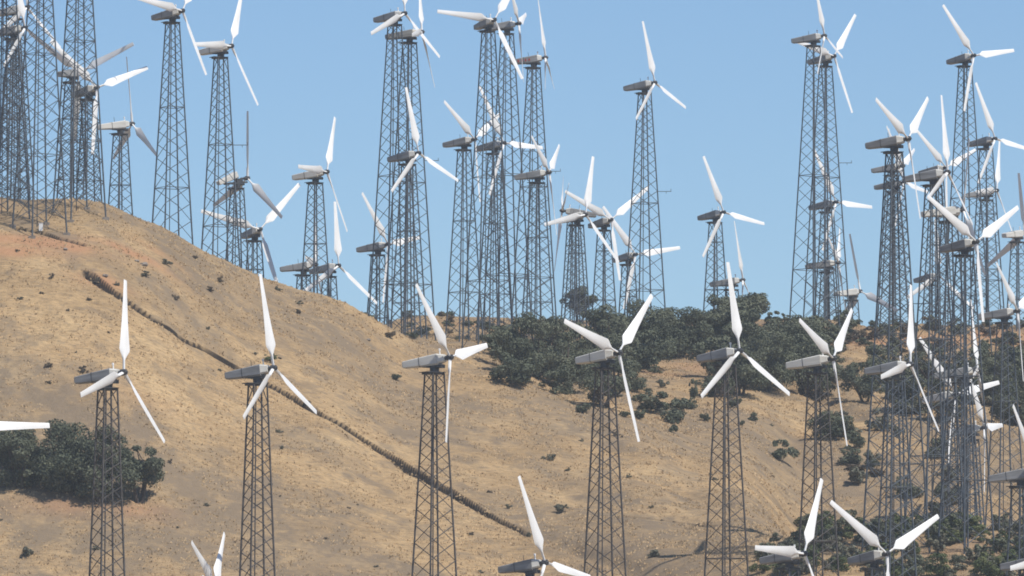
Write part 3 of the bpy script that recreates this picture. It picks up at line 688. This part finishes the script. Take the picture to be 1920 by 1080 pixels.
def where(u, v):
    best = min(MARKS, key=lambda m: math.hypot(m[0] - u, m[1] - v)); dx, dy = u - best[0], v - best[1]; d = math.hypot(dx, dy)
    rel = ('right of' if dx > 0 else 'left of') if abs(dx) > abs(dy) else ('below' if dy > 0 else 'above')
    return ('just ' if d < 45 else 'well ' if d > 110 else '') + rel + ' ' + best[2]
def scatter(n, seed, box, wr, hr, kinds, group, name, cat='shrub', dmax=2000, ok=lambda u, v: True, wmid=None):
    """kinds: (share, library, wording); a bush is only kept if its wording is still free"""
    rs = np.random.RandomState(seed); done = 0
    for t in range(n * 6):
        if done >= n: break
        u, v = rs.uniform(box[0], box[2]), rs.uniform(box[1], box[3]); w = rs.uniform(*wr); q = rs.uniform(); hh = w * rs.uniform(*hr)
        p = march(u, v)
        if p is None or p[1] > dmax or not ok(u, v): continue
        for sh, lib, word in kinds:
            if q < sh: break
            q -= sh
        size = 'large ' if w > wr[0] + .62 * (wr[1] - wr[0]) else 'small '
        word = word if size == 'large ' else word.replace('brush tuft', 'tuft'); lab = size + word + ' ' + where(u, v)
        if lab in USED or len(lab.split()) > 16: continue
        USED.add(lab); shrub(u, v, w, hh, lib, lab, group, name, cat); done += 1
scatter(55, 5, (0, 430, 1500, 1075), (8, 20), (.4, .6), [(.5, SH_DRY, 'brown brush tuft'), (.5, SH_SAGE, 'grey green brush tuft')], 'brush tufts on the dry slope', 'brush_tuft', 'brush', 960)
scatter(150, 6, (1415, 990, 1925, 1085), (26, 62), (.5, .78), [(.58, SH_RAB, 'bright green bush'), (.34, SH_SAGE, 'grey green bush'), (.08, SH_DARK, 'dark green bush')], 'green bushes on the lower right knoll', 'rabbitbrush', 'shrub', 2000, lambda u, v: not (u < 1500 and v < 1000 + (1500 - u) * .3))
scatter(70, 7, (1455, 604, 1925, 665), (18, 60), (.4, .62), [(.65, SH_DARK, 'dark scrub bush'), (.35, SH_DRY, 'brown scrub bush')], 'scrub along the right ridge', 'scrub_bush')
scatter(22, 8, (1570, 690, 1925, 990), (26, 70), (.45, .75), [(.3, SH_DARK, 'dark green bush'), (.7, SH_SAGE, 'grey green bush')], 'bushes among the right towers', 'slope_bush')
SH_BIG = shrub_set('foliage', M_OAK, 5, 1.0, .8, 3000, .021, 1040, 16)
scatter(20, 12, (935, 668, 1215, 742), (70, 120), (.5, .75), [(1.1, SH_BIG, 'dark oak scrub')], 'oak scrub filling the ridge grove', 'oak_scrub', 'shrub', 2000)
scatter(12, 13, (1330, 655, 1560, 742), (70, 120), (.5, .75), [(1.1, SH_BIG, 'dark oak scrub')], 'oak scrub filling the ridge grove', 'oak_scrub', 'shrub', 2000, lambda u, v: u > 1400 or v > 700)
scatter(12, 14, (1190, 632, 1400, 664), (60, 110), (.5, .75), [(1.1, SH_BIG, 'dark oak scrub')], 'oak scrub filling the ridge grove', 'oak_scrub', 'shrub', 2000)
scatter(7, 15, (1600, 690, 1920, 800), (60, 100), (.5, .75), [(1.1, SH_BIG, 'dark oak scrub')], 'oak scrub among the right towers', 'oak_scrub', 'shrub', 2000)
scatter(6, 16, (30, 880, 240, 930), (70, 110), (.5, .7), [(1.1, SH_BIG, 'dark oak scrub')], 'oak scrub in the left clump', 'oak_scrub', 'shrub', 2000)
scatter(20, 9, (1150, 690, 1450, 800), (16, 34), (.45, .7), [(.6, SH_DARK, 'dark green bush'), (.4, SH_SAGE, 'grey green bush')], 'bushes below the ridge grove', 'low_bush')
scatter(16, 10, (720, 585, 920, 640), (14, 40), (.4, .6), [(.6, SH_DARK, 'dark bush'), (.4, SH_DRY, 'brown bush')], 'bushes among the tall tower feet', 'low_bush')

# dead brush along the ditch and dry grass over the slopes: nobody could count them
def grass(name, x, y, hmin, hmax, width, mat, shade, label, cat, nb=3):
    n = len(x); z = ground(x, y); V = []; A = []
    for k in range(nb):
        a = NP.uniform(0, 6.28, n); l = NP.uniform(.1, .6, n); h = NP.uniform(hmin, hmax, n); w = width * NP.uniform(.6, 1.4, n)
        bx = x + NP.normal(0, .12, n); by = y + NP.normal(0, .12, n)
        p0 = np.stack([bx - w * np.cos(a), by - w * np.sin(a), z - .06], 1); p1 = np.stack([bx + w * np.cos(a), by + w * np.sin(a), z - .06], 1)
        p2 = np.stack([bx + l * h * np.sin(a), by + l * h * np.cos(a), z + h], 1)
        V.append(np.stack([p0, p1, p2], 1)); A.append(np.repeat(np.clip(shade + NP.normal(0, .12, n), 0, 1), 3))
    V = np.concatenate(V).reshape(-1, 3); A = np.concatenate(A)
    props(link(name, mesh_np(name, V, np.arange(len(V)).reshape(-1, 3), mat, False, dict(shade=A))), label, cat, kind='stuff')
n = 130000
yy = NP.uniform(742, 1052, n); uu = NP.uniform(-60, 1980, n); xx = (uu - 960) / FPX * yy
keep = fbm(xx, yy, 3, 4, 140) > .44
xx, yy = xx[keep], yy[keep]
grass('dry_grass', xx, yy, .06, .20, .12, M_STRAW, .25 + .6 * fbm(xx, yy, 7, 3, 150), 'dry straw coloured grass covering the hillside', 'grass')
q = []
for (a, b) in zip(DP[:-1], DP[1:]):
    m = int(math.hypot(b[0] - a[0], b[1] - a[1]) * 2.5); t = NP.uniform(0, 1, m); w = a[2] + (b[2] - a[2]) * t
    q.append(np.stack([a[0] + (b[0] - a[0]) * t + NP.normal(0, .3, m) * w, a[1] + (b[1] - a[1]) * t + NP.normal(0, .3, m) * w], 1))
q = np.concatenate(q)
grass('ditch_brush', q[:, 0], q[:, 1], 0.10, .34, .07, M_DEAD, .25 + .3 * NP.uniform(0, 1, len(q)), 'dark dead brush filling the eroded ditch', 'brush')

# small things at the hilltop tower feet
def at(u, v): return march(u, v, lambda a, b: ground(a, b))
p = at(74, 440); b = MB(); b.box((0, 0, .45), (.45, .35, .9)); b.box((0, 0, .93), (.5, .4, .06))
o = link('utility_box', b.mesh('utility_box', M_WHITE)); o.location = p; o.location.z -= .05
props(o, 'small white utility box on the bare soil below the big left towers', 'utility box')
for i, (u, v, s) in enumerate(((268,497,.8),(255,492,.5),(195,520,.6),(690,640,.5),(1135,668,.5),(120,470,.5))):
    p = at(u, v); bm = bmesh.new(); bmesh.ops.create_icosphere(bm, subdivisions=2, radius=.5)
    for w in bm.verts: w.co *= 1 + .25 * math.sin(w.co.x * 9 + i) * math.cos(w.co.y * 7 + 2 * i)
    me = bpy.data.meshes.new('rock'); bm.to_mesh(me); bm.free(); me.materials.append(M_CONC)
    o = link('rock', me); o.location = (p[0], p[1], p[2] + .05); o.scale = (s * 1.5, s * 1.1, s * .7); o.rotation_euler = (0, 0, i)
    props(o, ['pale rock below the red soil bank','smaller pale rock beside the first, below the red bank','grey rock at the top end of the ditch','pale rock on the spur below the skyline tree','pale rock among the oaks of the grove','rock on the bare red soil below the big left towers'][i], 'rock', 'rocks on the slope')
